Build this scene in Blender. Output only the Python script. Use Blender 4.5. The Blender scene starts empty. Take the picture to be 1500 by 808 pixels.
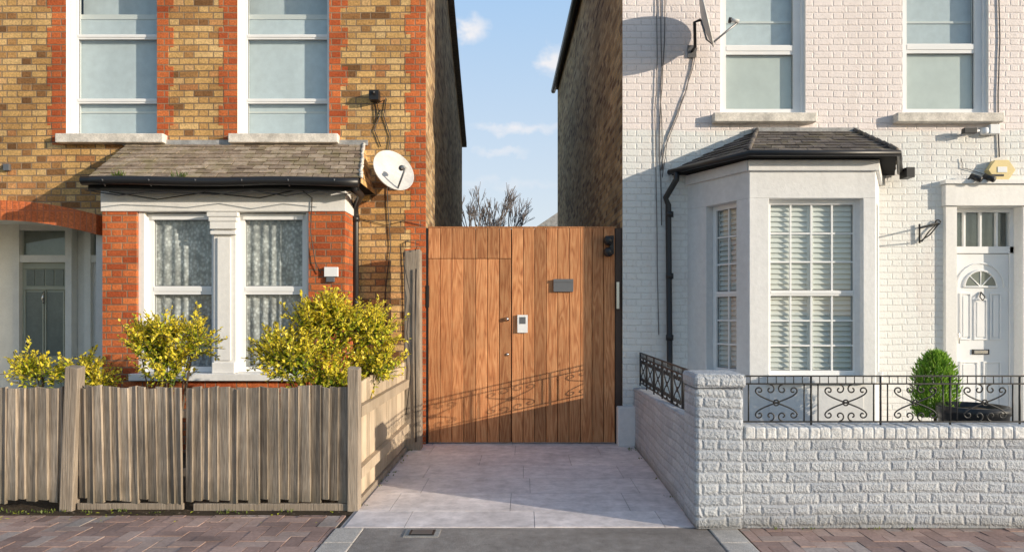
import bpy, bmesh, math, random
from mathutils import Vector, Matrix, Euler
random.seed(7)
scene=bpy.context.scene
W=7.87                      # distance of the house fronts from the camera station (m)
def X(p,Y): return (p-768)*Y/1000     # survey helper: metres across at depth Y
def Z(p,Y): return 1.5+(460-p)*Y/1000 # survey helper: metres up at depth Y
R=random.uniform
# ------------------------------------------------------------------ node helper
class NB:
    def __init__(s,name):
        s.mat=bpy.data.materials.new(name); s.mat.use_nodes=True
        s.t=s.mat.node_tree; s.t.nodes.clear()
        s.out=s.t.nodes.new('ShaderNodeOutputMaterial')
        s.b=s.t.nodes.new('ShaderNodeBsdfPrincipled')
        s.t.links.new(s.b.outputs[0],s.out.inputs[0])
    def n(s,t,**k):
        x=s.t.nodes.new('ShaderNode'+t)
        for a,b in k.items(): setattr(x,a,b)
        return x
    def L(s,a,b): s.t.links.new(a,b)
    def put(s,sock,v):
        if isinstance(v,bpy.types.NodeSocket): s.L(v,sock)
        else:
            if isinstance(v,(tuple,list)) and len(v)==3 and sock.type=='RGBA': v=(*v,1)
            sock.default_value=v
    def m(s,op,a,b=0.0,c=0.0):
        x=s.n('Math',operation=op); s.put(x.inputs[0],a); s.put(x.inputs[1],b); s.put(x.inputs[2],c); return x.outputs[0]
    def mr(s,v,a,b,c=0.0,d=1.0):
        x=s.n('MapRange'); 
        for i,q in enumerate((v,a,b,c,d)): s.put(x.inputs[i],q)
        return x.outputs[0]
    def mix(s,f,a,b,mode='MIX'):
        x=s.n('Mix',data_type='RGBA',blend_type=mode); s.put(x.inputs[0],f); s.put(x.inputs[6],a); s.put(x.inputs[7],b); return x.outputs[2]
    def pos(s): return s.n('NewGeometry').outputs['Position']
    def scale(s,v,sc):
        x=s.n('VectorMath',operation='MULTIPLY'); s.put(x.inputs[0],v); x.inputs[1].default_value=sc; return x.outputs[0]
    def noise(s,v,scale,det=4,rough=.55,dist=0):
        x=s.n('TexNoise'); s.put(x.inputs['Vector'],v); x.inputs['Scale'].default_value=scale
        x.inputs['Detail'].default_value=min(det,3); x.inputs['Roughness'].default_value=rough; x.inputs['Distortion'].default_value=dist
        return x.outputs['Fac']
    def ramp(s,v,stops,const=False):
        x=s.n('ValToRGB'); cr=x.color_ramp
        if const: cr.interpolation='CONSTANT'
        while len(cr.elements)<len(stops): cr.elements.new(.5)
        for e,(p,c) in zip(cr.elements,stops): e.position=p; e.color=(*c,1)
        s.put(x.inputs[0],v); return x.outputs[0]
    def bump(s,h,strength=1,dist=.01):
        x=s.n('Bump'); x.inputs['Strength'].default_value=strength; x.inputs['Distance'].default_value=dist
        s.put(x.inputs['Height'],h); s.L(x.outputs[0],s.b.inputs['Normal'])
    def fin(s,col,rough=.8,spec=.3,metal=0):
        s.put(s.b.inputs['Base Color'],col); s.put(s.b.inputs['Roughness'],rough)
        s.b.inputs['Specular IOR Level'].default_value=spec; s.b.inputs['Metallic'].default_value=metal
        return s.mat
def g(v): return (v,v,v)
def brickmat(name,ramp,mortar,h=.075,S=.226,HD=.114,mw=.010,bd=.006,soft=.003,paint=None,blot=.35,wob=1.0,rnz=.7):
    nb=NB(name); p=nb.pos(); sp=nb.n('SeparateXYZ'); nb.L(p,sp.inputs[0])
    n1=nb.noise(p,9,1); n0=nb.noise(p,.9,1); n45=nb.noise(p,45,3,.7); n2=n45
    u=nb.m('ADD',sp.outputs[0],sp.outputs[1])
    u=nb.m('ADD',u,nb.m('MULTIPLY',nb.m('SUBTRACT',n1,.5),.012*wob))
    z=nb.m('ADD',nb.m('ADD',sp.outputs[2],5.0),nb.m('MULTIPLY',nb.m('SUBTRACT',n2,.5),.008*min(wob,1.6)))
    z=nb.m('ADD',z,nb.m('MULTIPLY',nb.m('SUBTRACT',n0,.5),.03*wob))
    P=S+HD
    row=nb.m('FLOOR',nb.m('DIVIDE',z,h)); v=nb.m('SUBTRACT',z,nb.m('MULTIPLY',row,h))
    uu=nb.m('ADD',nb.m('DIVIDE',nb.m('ADD',u,50),P),nb.m('MULTIPLY',nb.m('MODULO',row,2),.5))
    cell=nb.m('FLOOR',uu); f=nb.m('MULTIPLY',nb.m('SUBTRACT',uu,cell),P)
    ish=nb.m('GREATER_THAN',f,S)
    d1=nb.m('MINIMUM',f,nb.m('SUBTRACT',S,f)); d2=nb.m('MINIMUM',nb.m('SUBTRACT',f,S),nb.m('SUBTRACT',P,f))
    du=nb.m('MAXIMUM',d1,d2)
    dv=nb.m('MINIMUM',v,nb.m('SUBTRACT',h,v)); d=nb.m('MINIMUM',du,dv)
    mask=nb.mr(d,mw*.5,mw*.5+soft)
    cid=nb.n('CombineXYZ'); nb.L(nb.m('ADD',nb.m('MULTIPLY',cell,2),ish),cid.inputs[0]); nb.L(row,cid.inputs[1])
    wn=nb.n('TexWhiteNoise',noise_dimensions='3D'); nb.L(cid.outputs[0],wn.inputs[0])
    rnd=wn.outputs['Value']
    if paint is None:
        base=nb.ramp(rnd,ramp)
        base=nb.mix(1,base,nb.ramp(n45,[(.25,g(.55)),(.75,g(1.32))]),'MULTIPLY')
        mort=nb.mix(1,mortar,nb.ramp(n0,[(.3,g(.7)),(.7,g(1.15))]),'MULTIPLY')
        col=nb.mix(mask,mort,base)
        col=nb.mix(1,col,nb.ramp(nb.noise(p,1.3,3,.65),[(.3,g(1-blot)),(.65,g(1.12))]),'MULTIPLY')
        ro=.9
    else:
        col=paint(nb,p,sp,mask,rnd)
        ro=.62
    hh=nb.m('ADD',nb.m('MULTIPLY',mask,.7),nb.m('MULTIPLY',rnd,.35))
    hh=nb.m('ADD',hh,nb.m('MULTIPLY',n45,rnz))
    nb.bump(hh,1,bd)
    return nb.fin(col,ro,.25)
def simple(name,col,rough=.6,spec=.4,metal=0,var=.12,scale=6,bd=0,bscale=80,streak=False):
    nb=NB(name); p=nb.pos()
    q=nb.scale(p,(1,1,.15)) if streak else p
    c=nb.mix(1,col,nb.ramp(nb.noise(q,scale,3,.65),[(.3,g(1-var)),(.7,g(1+var*.4))]),'MULTIPLY')
    if var>.05: c=nb.mix(1,c,nb.ramp(nb.noise(p,scale*9,2,.6),[(.3,g(1-var*.5)),(.7,g(1+var*.2))]),'MULTIPLY')
    if bd: nb.bump(nb.noise(p,bscale,2,.6),1,bd)
    return nb.fin(c,rough,spec,metal)
def woodmat(name,stops,grain=28,rough=.7,bd=.002,islvar=.45,low=None,rings=0,ringn=13.0,blot=.22):
    nb=NB(name); p=nb.pos(); gm=nb.n('NewGeometry')
    rnd=gm.outputs['Random Per Island']
    off=nb.n('CombineXYZ'); nb.L(nb.m('MULTIPLY',rnd,37.0),off.inputs[0]); nb.L(nb.m('MULTIPLY',rnd,91.0),off.inputs[2])
    va=nb.n('VectorMath',operation='ADD'); nb.L(p,va.inputs[0]); nb.L(off.outputs[0],va.inputs[1]); q=va.outputs[0]
    a=nb.noise(nb.scale(q,(1,1,.045)),grain*3,3,.7)
    if rings:
        r=nb.noise(nb.scale(q,(1,1,.09)),grain*.28,2,.5,.4)
        rr=nb.m('ABSOLUTE',nb.m('SUBTRACT',nb.m('FRACT',nb.m('MULTIPLY',r,ringn)),.5))
        v=nb.m('ADD',nb.m('MULTIPLY',a,1-rings),nb.m('MULTIPLY',rr,rings*2))
    else: v=a
    c=nb.ramp(v,stops)
    c=nb.mix(1,c,nb.ramp(rnd,[(0,g(1-islvar)),(1,g(1+islvar*.5))]),'MULTIPLY')
    c=nb.mix(1,c,nb.ramp(nb.noise(p,2.2,3,.6),[(.3,g(1-blot)),(.7,g(1.1))]),'MULTIPLY')
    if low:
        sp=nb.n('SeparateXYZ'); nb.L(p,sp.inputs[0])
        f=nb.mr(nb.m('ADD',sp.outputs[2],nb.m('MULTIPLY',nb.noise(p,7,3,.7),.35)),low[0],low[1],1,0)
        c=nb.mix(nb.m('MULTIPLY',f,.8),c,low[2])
    nb.bump(v,1,bd); return nb.fin(c,rough,.3)
# ------------------------------------------------------------------ mesh helper
class MB:
    def __init__(s): s.v=[];s.f=[];s.m=[];s.mats=[];s.sm=[]
    def add(s,vs,fs,mat,smooth=False,T=None):
        if mat not in s.mats: s.mats.append(mat)
        k=s.mats.index(mat); o=len(s.v)
        for a in vs:
            a=Vector(a); s.v.append(T@a if T is not None else a)
        for a in fs: s.f.append([i+o for i in a]); s.m.append(k); s.sm.append(smooth)
    def box(s,x0,x1,y0,y1,z0,z1,mat,T=None):
        if x0>x1:x0,x1=x1,x0
        if z0>z1:z0,z1=z1,z0
        if y0>y1:y0,y1=y1,y0
        s.add([(x0,y0,z0),(x1,y0,z0),(x1,y1,z0),(x0,y1,z0),(x0,y0,z1),(x1,y0,z1),(x1,y1,z1),(x0,y1,z1)],
          [(0,3,2,1),(4,5,6,7),(0,1,5,4),(1,2,6,5),(2,3,7,6),(3,0,4,7)],mat,False,T)
    def quad(s,a,b,c,d,mat,T=None): s.add([a,b,c,d],[(0,1,2,3)],mat,False,T)
    def tube(s,pts,r,mat,n=6,closed=False,taper=None,T=None):
        pts=[Vector(p) for p in pts]; vs=[];fs=[];N=len(pts)
        for i,p in enumerate(pts):
            if closed: d=pts[(i+1)%N]-pts[i-1]
            else: d=pts[min(i+1,N-1)]-pts[max(i-1,0)]
            if d.length<1e-9: d=Vector((0,0,1))
            d.normalize(); up=Vector((0,1,0)) if abs(d.y)<.9 else Vector((1,0,0))
            a=d.cross(up).normalized(); b=d.cross(a)
            rr=r if taper is None else r+(taper-r)*i/max(1,N-1)
            for k in range(n):
                t=2*math.pi*k/n; vs.append(p+a*math.cos(t)*rr+b*math.sin(t)*rr)
        for i in range(N if closed else N-1):
            j=(i+1)%N
            for k in range(n): fs.append((i*n+k,i*n+(k+1)%n,j*n+(k+1)%n,j*n+k))
        if not closed: fs.append(tuple(range(n))); fs.append(tuple((N-1)*n+k for k in reversed(range(n))))
        s.add(vs,fs,mat,True,T)
    def lathe(s,c,prof,mat,n=24,smooth=True,T=None):
        vs=[];fs=[];c=Vector(c)
        for r,z in prof:
            for k in range(n):
                t=2*math.pi*k/n; vs.append(c+Vector((r*math.cos(t),r*math.sin(t),z)))
        for i in range(len(prof)-1):
            for k in range(n): fs.append((i*n+k,i*n+(k+1)%n,(i+1)*n+(k+1)%n,(i+1)*n+k))
        s.add(vs,fs,mat,smooth,T)
    def prism(s,poly,y0,y1,mat,T=None):
        n=len(poly); vs=[(a,y0,b) for a,b in poly]+[(a,y1,b) for a,b in poly]
        fs=[tuple(range(n)),tuple(reversed(range(n,2*n)))]+[(i,i+n,(i+1)%n+n,(i+1)%n) for i in range(n)]
        s.add(vs,fs,mat,False,T)
    def build(s,name,parent=None,bevel=0,recalc=True):
        me=bpy.data.meshes.new(name); me.from_pydata([tuple(v) for v in s.v],[],s.f); 
        for m in s.mats: me.materials.append(m)
        for i,p in enumerate(me.polygons): p.material_index=s.m[i]; p.use_smooth=s.sm[i]
        if recalc:
            bm=bmesh.new(); bm.from_mesh(me); bmesh.ops.recalc_face_normals(bm,faces=bm.faces); bm.to_mesh(me); bm.free()
        me.update()
        o=bpy.data.objects.new(name,me); scene.collection.objects.link(o)
        if parent:
            o.parent=parent; o.matrix_parent_inverse=Matrix.Translation(-parent.location)
        if bevel:
            b=o.modifiers.new('Bevel','BEVEL'); b.width=bevel; b.segments=2; b.limit_method='ANGLE'; b.angle_limit=math.radians(50)
        return o
def empty(name,loc):
    e=bpy.data.objects.new(name,None); e.location=loc; e.empty_display_size=.3; scene.collection.objects.link(e); return e
def wall(mb,x0,x1,z0,z1,yf,yb,holes,mat,rev):
    xs=sorted({x0,x1,*[h[0] for h in holes],*[h[1] for h in holes]}); zs=sorted({z0,z1,*[h[2] for h in holes],*[h[3] for h in holes]})
    for i in range(len(xs)-1):
        for j in range(len(zs)-1):
            cx=(xs[i]+xs[i+1])/2; cz=(zs[j]+zs[j+1])/2
            if any(h[0]<cx<h[1] and h[2]<cz<h[3] for h in holes): continue
            mb.quad((xs[i],yf,zs[j]),(xs[i+1],yf,zs[j]),(xs[i+1],yf,zs[j+1]),(xs[i],yf,zs[j+1]),mat)
    for a,b,c,d in holes:
        mb.quad((a,yf,c),(a,yb,c),(a,yb,d),(a,yf,d),rev); mb.quad((b,yf,c),(b,yb,c),(b,yb,d),(b,yf,d),rev)
        mb.quad((a,yf,d),(b,yf,d),(b,yb,d),(a,yb,d),rev); mb.quad((a,yf,c),(b,yf,c),(b,yb,c),(a,yb,c),rev)

# ------------------------------------------------------------------ materials
YEL=brickmat('yellow_stock_brick',[(0,(.19,.095,.04)),(.10,(.36,.18,.07)),(.25,(.56,.32,.12)),(.6,(.69,.43,.17)),(.88,(.75,.51,.24)),(.95,(.60,.30,.12)),(1,(.46,.20,.08))],(.32,.23,.15),bd=.009,blot=.28)
YELD=brickmat('side_stock_brick',[(0,(.20,.11,.055)),(.3,(.40,.25,.12)),(.6,(.56,.37,.18)),(1,(.62,.44,.25))],(.42,.33,.23),bd=.012,blot=.35)
RED=brickmat('red_brick',[(0,(.40,.085,.03)),(.4,(.56,.135,.045)),(.8,(.68,.20,.065)),(1,(.44,.10,.035))],(.36,.23,.15),bd=.007,blot=.25)
ARCH=brickmat('sunlit_painted_red_arch',[(0,(.66,.17,.06)),(1,(.76,.22,.08))],(.5,.16,.08),h=.24,S=.07,HD=.07,bd=.004,blot=.15)  # red paint brightened in the colour to stand in for sun the bay blocks
def paint_house(nb,p,sp,mask,rnd):
    f=nb.mr(nb.m('ADD',sp.outputs[2],nb.m('MULTIPLY',nb.m('SUBTRACT',nb.noise(p,1.5,3),.5),.12)),3.60,3.63)
    c=nb.mix(f,(.79,.80,.785),(.86,.785,.77))
    c=nb.mix(nb.m('MULTIPLY',nb.m('SUBTRACT',1.0,mask),.16),c,(.45,.40,.38))  # occlusion shade of the joints mixed into the paint colour
    st=nb.noise(nb.scale(p,(1,1,.25)),2.5,3,.75)
    c=nb.mix(nb.mr(st,.48,.75,0,.5),c,(.66,.58,.55))
    c=nb.mix(nb.mr(nb.noise(p,30,3,.75),.58,.70,0,.5),c,(.52,.47,.44))
    return c
WBR=brickmat('painted_brick',None,None,bd=.0055,soft=.008,mw=.007,paint=paint_house,rnz=1.1,wob=1.5)
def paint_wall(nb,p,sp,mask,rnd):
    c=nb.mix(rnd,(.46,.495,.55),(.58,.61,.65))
    c=nb.mix(nb.m('MULTIPLY',nb.m('SUBTRACT',1.0,mask),.16),c,(.34,.35,.39))  # joints tinted darker, ambient occlusion put into the colour
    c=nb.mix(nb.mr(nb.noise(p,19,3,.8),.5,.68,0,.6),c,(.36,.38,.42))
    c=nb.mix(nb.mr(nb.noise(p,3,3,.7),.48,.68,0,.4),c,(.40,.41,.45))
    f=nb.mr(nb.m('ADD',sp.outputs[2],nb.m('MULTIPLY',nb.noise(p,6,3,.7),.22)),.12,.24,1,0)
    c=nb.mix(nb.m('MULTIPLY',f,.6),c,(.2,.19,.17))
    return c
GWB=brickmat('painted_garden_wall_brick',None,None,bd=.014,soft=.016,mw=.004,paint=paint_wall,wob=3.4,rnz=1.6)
WHITE=simple('white_paint',(.86,.85,.83),.5,.35,var=.10,scale=3,bd=.0015,bscale=50,streak=True)
UPVC=simple('white_upvc',(.86,.87,.88),.3,.5,var=.04)
RENDER=simple('smooth_painted_render',(.79,.795,.80),.6,.3,var=.12,scale=2,bd=.002,bscale=30,streak=True)
SILL=simple('painted_sill',(.80,.75,.68),.7,.3,var=.35,scale=7,bd=.003)
BLK=simple('black_plastic',(.018,.018,.02),.4,.5,var=.04)
IRON=simple('wrought_iron',(.02,.02,.021),.5,.5,var=.04)
GREYM=simple('grey_metal',(.22,.22,.23),.4,.5,metal=.6,var=.04)
CABLE=simple('cable_grey',(.16,.15,.15),.6,.3,var=.04)
STEEL=simple('steel',(.6,.6,.6),.25,.5,metal=1,var=.04)
DISHM=simple('dish_paint',(.70,.69,.67),.5,.4,var=.2,scale=5)
SAGE=simple('sage_door_paint',(.42,.44,.36),.45,.5,var=.06)
CREAM=simple('cream_paint',(.82,.81,.76),.5,.4,var=.08)
DARK=simple('dark_backing',(.02,.02,.02),.9,.1,var=.04)
LEAD=simple('lead_flashing',(.42,.42,.42),.6,.4,var=.4,scale=8)
ALARM=simple('alarm_yellow',(.80,.64,.30),.4,.5)
GATEW=woodmat('cedar_boards',[(.22,(.30,.105,.043)),(.42,(.51,.21,.086)),(.62,(.64,.305,.137)),(.85,(.74,.41,.205))],grain=36,rough=.55,bd=.0010,islvar=.36,rings=.28,ringn=9.0,blot=.18)
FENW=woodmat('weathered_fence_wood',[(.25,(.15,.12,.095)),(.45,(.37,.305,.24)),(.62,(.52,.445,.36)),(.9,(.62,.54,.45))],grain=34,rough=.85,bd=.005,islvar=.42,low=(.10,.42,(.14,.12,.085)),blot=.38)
FENS=woodmat('side_fence_wood',[(.2,(.36,.27,.18)),(.45,(.54,.43,.31)),(.7,(.64,.53,.40)),(.95,(.68,.59,.47))],grain=30,rough=.85,bd=.003,islvar=.3)
POSTW=woodmat('old_post_wood',[(.2,(.17,.135,.105)),(.5,(.35,.29,.23)),(.9,(.50,.43,.36))],grain=30,rough=.9,bd=.006,islvar=.2)
def slatemat(name,stops,moss):
    nb=NB(name); p=nb.pos(); rnd=nb.n('NewGeometry').outputs['Random Per Island']
    c=nb.ramp(rnd,stops); c=nb.mix(1,c,nb.ramp(nb.noise(p,25,3,.7),[(.3,g(.6)),(.7,g(1.3))]),'MULTIPLY')
    c=nb.mix(nb.mr(nb.noise(p,5,3,.7),.48,.68,0,moss),c,(.28,.24,.12))
    nb.bump(nb.noise(p,60,2,.6),1,.004); return nb.fin(c,.75,.35)
SLL=slatemat('mossy_slate',[(0,(.24,.18,.135)),(.5,(.37,.29,.22)),(1,(.48,.39,.30))],.6)
SLR=slatemat('grey_slate',[(0,(.07,.062,.062)),(.5,(.115,.102,.10)),(1,(.19,.165,.155))],.3)
def glassmat():
    m=bpy.data.materials.new('window_glass'); m.use_nodes=True; t=m.node_tree; t.nodes.clear()
    o=t.nodes.new('ShaderNodeOutputMaterial'); mx=t.nodes.new('ShaderNodeMixShader'); tr=t.nodes.new('ShaderNodeBsdfTransparent'); gl=t.nodes.new('ShaderNodeBsdfGlossy')
    lw=t.nodes.new('ShaderNodeLayerWeight'); lw.inputs['Blend'].default_value=.5
    pw=t.nodes.new('ShaderNodeMath'); pw.operation='POWER'; pw.inputs[1].default_value=3.0
    mm=t.nodes.new('ShaderNodeMath'); mm.operation='MULTIPLY_ADD'; mm.inputs[1].default_value=.6; mm.inputs[2].default_value=.10
    tr.inputs[0].default_value=(.88,.92,.92,1); gl.inputs['Roughness'].default_value=.01
    nz=t.nodes.new('ShaderNodeTexNoise'); nz.inputs['Scale'].default_value=1.6; nz.inputs['Detail'].default_value=0; ge=t.nodes.new('ShaderNodeNewGeometry'); t.links.new(ge.outputs['Position'],nz.inputs[0])
    bp=t.nodes.new('ShaderNodeBump'); bp.inputs['Distance'].default_value=.004; t.links.new(nz.outputs[0],bp.inputs['Height']); t.links.new(bp.outputs[0],gl.inputs['Normal'])
    t.links.new(lw.outputs['Facing'],pw.inputs[0]); t.links.new(pw.outputs[0],mm.inputs[0]); t.links.new(mm.outputs[0],mx.inputs[0]); t.links.new(tr.outputs[0],mx.inputs[1]); t.links.new(gl.outputs[0],mx.inputs[2]); t.links.new(mx.outputs[0],o.inputs[0])
    return m
GLASS=glassmat()
BLIND=simple('roller_blind',(.76,.83,.87),.8,.1,var=.16,scale=1.2,streak=True)
FROST=simple('frosted_pane',(.76,.80,.76),.35,.4,var=.10,scale=1)
DKPANE=simple('dark_obscured_pane',(.20,.23,.21),.15,.5,var=.2,scale=3)
SLAT=simple('shutter_white',(.88,.88,.85),.5,.3,var=.03)
def lacemat():
    nb=NB('lace_curtain'); p=nb.pos(); v=nb.n('TexVoronoi'); nb.put(v.inputs['Vector'],nb.scale(p,(1,1,.8))); v.inputs['Scale'].default_value=30
    a=nb.ramp(v.outputs['Distance'],[(.2,g(.80)),(.6,g(.44))])
    b=nb.ramp(nb.noise(p,8,3,.6),[(.38,g(.60)),(.6,g(1.05))]); return nb.fin(nb.mix(1,a,b,'MULTIPLY'),.9,.1)
LACE=lacemat()
def leafmat(name,a,b):
    nb=NB(name); rnd=nb.n('NewGeometry').outputs['Random Per Island']; c=nb.ramp(rnd,[(0,a),(1,b)])
    nb.put(nb.b.inputs['Base Color'],c); nb.b.inputs['Roughness'].default_value=.45; nb.b.inputs['Specular IOR Level'].default_value=.35
    tl=nb.n('BsdfTranslucent'); nb.L(c,tl.inputs[0]); mx=nb.n('MixShader'); mx.inputs[0].default_value=.35
    nb.L(nb.b.outputs[0],mx.inputs[1]); nb.L(tl.outputs[0],mx.inputs[2]); nb.L(mx.outputs[0],nb.out.inputs[0]); return nb.mat
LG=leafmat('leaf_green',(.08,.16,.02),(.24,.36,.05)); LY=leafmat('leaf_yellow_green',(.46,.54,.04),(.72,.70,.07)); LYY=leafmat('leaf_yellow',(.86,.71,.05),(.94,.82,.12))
LC=leafmat('leaf_conifer',(.14,.30,.03),(.38,.60,.09)); LW=leafmat('weed_green',(.08,.14,.03),(.24,.28,.06))
BARK=simple('bark',(.14,.11,.085),.9,.2,var=.04,scale=20)
TWIG=simple('distant_twigs',(.20,.17,.16),.9,.2,var=.04)
# ------------------------------------------------------------------ ground
def groundmat(name,a,b,sc=8,bd=.004,rough=.9):
    nb=NB(name); p=nb.pos(); c=nb.ramp(nb.noise(p,sc,3,.7),[(.3,a),(.7,b)])
    c=nb.mix(1,c,nb.ramp(nb.noise(p,180,2,.6),[(.3,g(.65)),(.7,g(1.35))]),'MULTIPLY')
    c=nb.mix(1,c,nb.ramp(nb.noise(p,.8,3,.6),[(.3,g(.8)),(.7,g(1.15))]),'MULTIPLY')
    nb.bump(nb.noise(p,150,2,.7),1,bd); return nb.fin(c,rough,.3)
ASPH=groundmat('asphalt',(.22,.195,.18),(.34,.31,.285)); ROADM=groundmat('road_asphalt',(.045,.045,.047),(.07,.07,.07))
SOIL=groundmat('soil',(.05,.035,.022),(.11,.08,.05),6,.02); GRM=groundmat('ground_earth',(.08,.08,.04),(.13,.12,.07),.5,.02)
CONC=groundmat('concrete',(.28,.27,.25),(.42,.40,.38),5,.003)
KERB=groundmat('kerb_stone',(.42,.39,.36),(.58,.54,.50),7,.004)
JOINT=groundmat('joint_sand',(.09,.075,.06),(.20,.17,.13),12,.006); GROUT=groundmat('slab_grout',(.36,.33,.33),(.44,.41,.40),12,.002)
def islmat(name,stops,rough=.85,bd=.003,nsc=40,stain=.25):
    nb=NB(name); p=nb.pos(); c=nb.ramp(nb.n('NewGeometry').outputs['Random Per Island'],stops)
    c=nb.mix(1,c,nb.ramp(nb.noise(p,nsc,3,.7),[(.3,g(.80)),(.7,g(1.15))]),'MULTIPLY')
    c=nb.mix(1,c,nb.ramp(nb.noise(p,1.7,3,.7),[(.3,g(1-stain)),(.65,g(1.1))]),'MULTIPLY')
    nb.bump(nb.noise(p,90,2,.6),1,bd); return nb.fin(c,rough,.3)
PAVR=islmat('paver_brick',[(0,(.29,.20,.175)),(.35,(.41,.275,.235)),(.7,(.49,.345,.295)),(1,(.43,.37,.34))],stain=.3)
SLAB=islmat('porcelain_slab',[(0,(.68,.625,.63)),(.5,(.74,.68,.68)),(1,(.79,.725,.715))],rough=.65,bd=.0012,nsc=9,stain=.18)
mb=MB(); mb.quad((-400,-400,-.16),(400,-400,-.16),(400,400,-.16),(-400,400,-.16),GRM); mb.build('ground')
mb=MB(); mb.quad((-60,-6,-.12),(60,-6,-.12),(60,2.2,-.12),(-60,2.2,-.12),ROADM); mb.build('road')
mb=MB()
x=-30
while x<30: mb.box(x+.004,x+.905,2.2,2.34,-.15,.0,KERB); x+=.91
mb.build('kerb',bevel=.012)
mb=MB(); mb.box(-30,-1.3,2.345,5.12,-.15,-.012,JOINT); mb.box(-1.299,30,2.345,4.80,-.15,-.012,JOINT)
def herring(x0,x1,y0,y1):
    s=.105; i0=int(x0/s)-3; i1=int(x1/s)+3; j0=int(y0/s)-3; j1=int(y1/s)+3
    for i in range(i0,i1):
        for j in range(j0,j1):
            k=(i-j)%4
            if k==0: a=(i*s,(i+2)*s,j*s,(j+1)*s)
            elif k==3: a=(i*s,(i+1)*s,j*s,(j+2)*s)
            else: continue
            xa,xb,ya,yb=max(a[0],x0),min(a[1],x1),max(a[2],y0),min(a[3],y1)
            if xb-xa<.03 or yb-ya<.03: continue
            q=.003; dz=R(-.003,.003)
            mb.box(xa+q,xb-q,ya+q,yb-q,-.05,dz,PAVR)
herring(-8,-1.33,2.36,5.10); herring(1.50,8,2.36,4.79)
mb.build('pavement')
mb=MB(); mb.box(-1.12,1.28,2.345,4.795,-.02,-.001,ASPH)
mb.build('asphalt_crossover')
mb=MB()
for (xa,xb) in ((-1.325,-1.125),(1.29,1.49)):
    y=2.36
    while y<4.7: mb.box(xa,xb,y+.004,min(y+.42,4.79),-.02,.004,KERB); y+=.425
mb.build('edging_stone',bevel=.008)
mb=MB()  # driveway
mb.box(-1.298,1.27,4.802,8.0,-.15,-.001,GROUT)
ys=[4.81,5.20,5.72,6.24,6.76,7.28,7.80,8.0]
for r in range(len(ys)-1):
    x=-1.27-R(.1,.8)
    while x<1.25:
        w=.92; a=max(x,-1.27); b=min(x+w,1.24)
        if b-a>.06: mb.box(a+.0025,b-.0025,ys[r]+.0025,ys[r+1]-.0025,-.05,.004+R(-.0006,.0006),SLAB)
        x+=w
mb.build('driveway')
mb=MB(); mb.box(-10,-1.30,5.122,8.7,-.15,-.003,SOIL); mb.build('front_garden_soil')
mb=MB(); mb.box(1.275,10,4.802,8.0,-.15,-.003,CONC); mb.build('front_yard_paving')
mb=MB(); mb.box(-1.9,1.27,8.005,17.5,-.15,-.002,CONC); mb.build('side_passage_ground')
mb=MB(); 
cx,cy=X(622,4.79),4.68
mb.box(cx-.12,cx+.12,cy-.08,cy+.08,-.02,.004,CONC); mb.box(cx-.085,cx+.085,cy-.055,cy+.055,.0045,.010,IRON)
for i in range(5): mb.box(cx-.07,cx+.07,cy-.045+i*.019,cy-.037+i*.019,.0105,.014,GREYM)
mb.build('drain_cover')
# ------------------------------------------------------------------ windows
def sash(mb,x0,x1,z0,z1,y,bars=(),vbars=(),fw=.055,bw=.04,fr=UPVC,T=None,glass=True,dep=.06):
    mb.box(x0,x0+fw,y,y+dep,z0,z1,fr,T); mb.box(x1-fw,x1,y,y+dep,z0,z1,fr,T)
    mb.box(x0+fw,x1-fw,y+.002,y+dep,z1-fw,z1,fr,T); mb.box(x0+fw,x1-fw,y+.002,y+dep,z0,z0+fw,fr,T)
    for b in bars:
        mb.box(x0+fw,x1-fw,y+.004,y+dep-.005,b-bw,b+bw,fr,T)
        mb.box(x0+fw+.004,x1-fw-.004,y-.004,y+.003,b-bw*.25,b+bw*.8,fr,T)
    if glass: mb.quad((x0+fw,y+dep*.55,z0+fw),(x1-fw,y+dep*.55,z0+fw),(x1-fw,y+dep*.55,z1-fw),(x0+fw,y+dep*.55,z1-fw),GLASS,T)
    e=.006; zz=[z0+fw]+[q for b in sorted(bars) for q in (b-bw,b+bw)]+[z1-fw]
    for i in range(0,len(zz),2):
        a,b=zz[i],zz[i+1]; ya,yb=y+dep*.4,y+dep*.54
        mb.box(x0+fw,x0+fw+e,ya,yb,a,b,GREYM,T); mb.box(x1-fw-e,x1-fw,ya,yb,a,b,GREYM,T); mb.box(x0+fw+e,x1-fw-e,ya,yb,a,a+e,GREYM,T); mb.box(x0+fw+e,x1-fw-e,ya,yb,b-e,b,GREYM,T)
def curtain(mb,x0,x1,z0,z1,y,mat,amp=.02,wl=.09,T=None):
    n=int((x1-x0)/.012); vs=[];fs=[]
    ph=R(0,6)
    for i in range(n+1):
        u=x0+(x1-x0)*i/n; a=amp*math.sin(u/wl*6.28+ph+1.4*math.sin(u*7)); vs+=[(u,y+a,z0),(u,y+a*.6,z1)]
    for i in range(n): fs.append((2*i,2*i+2,2*i+3,2*i+1))
    mb.add(vs,fs,mat,True,T)
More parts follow.
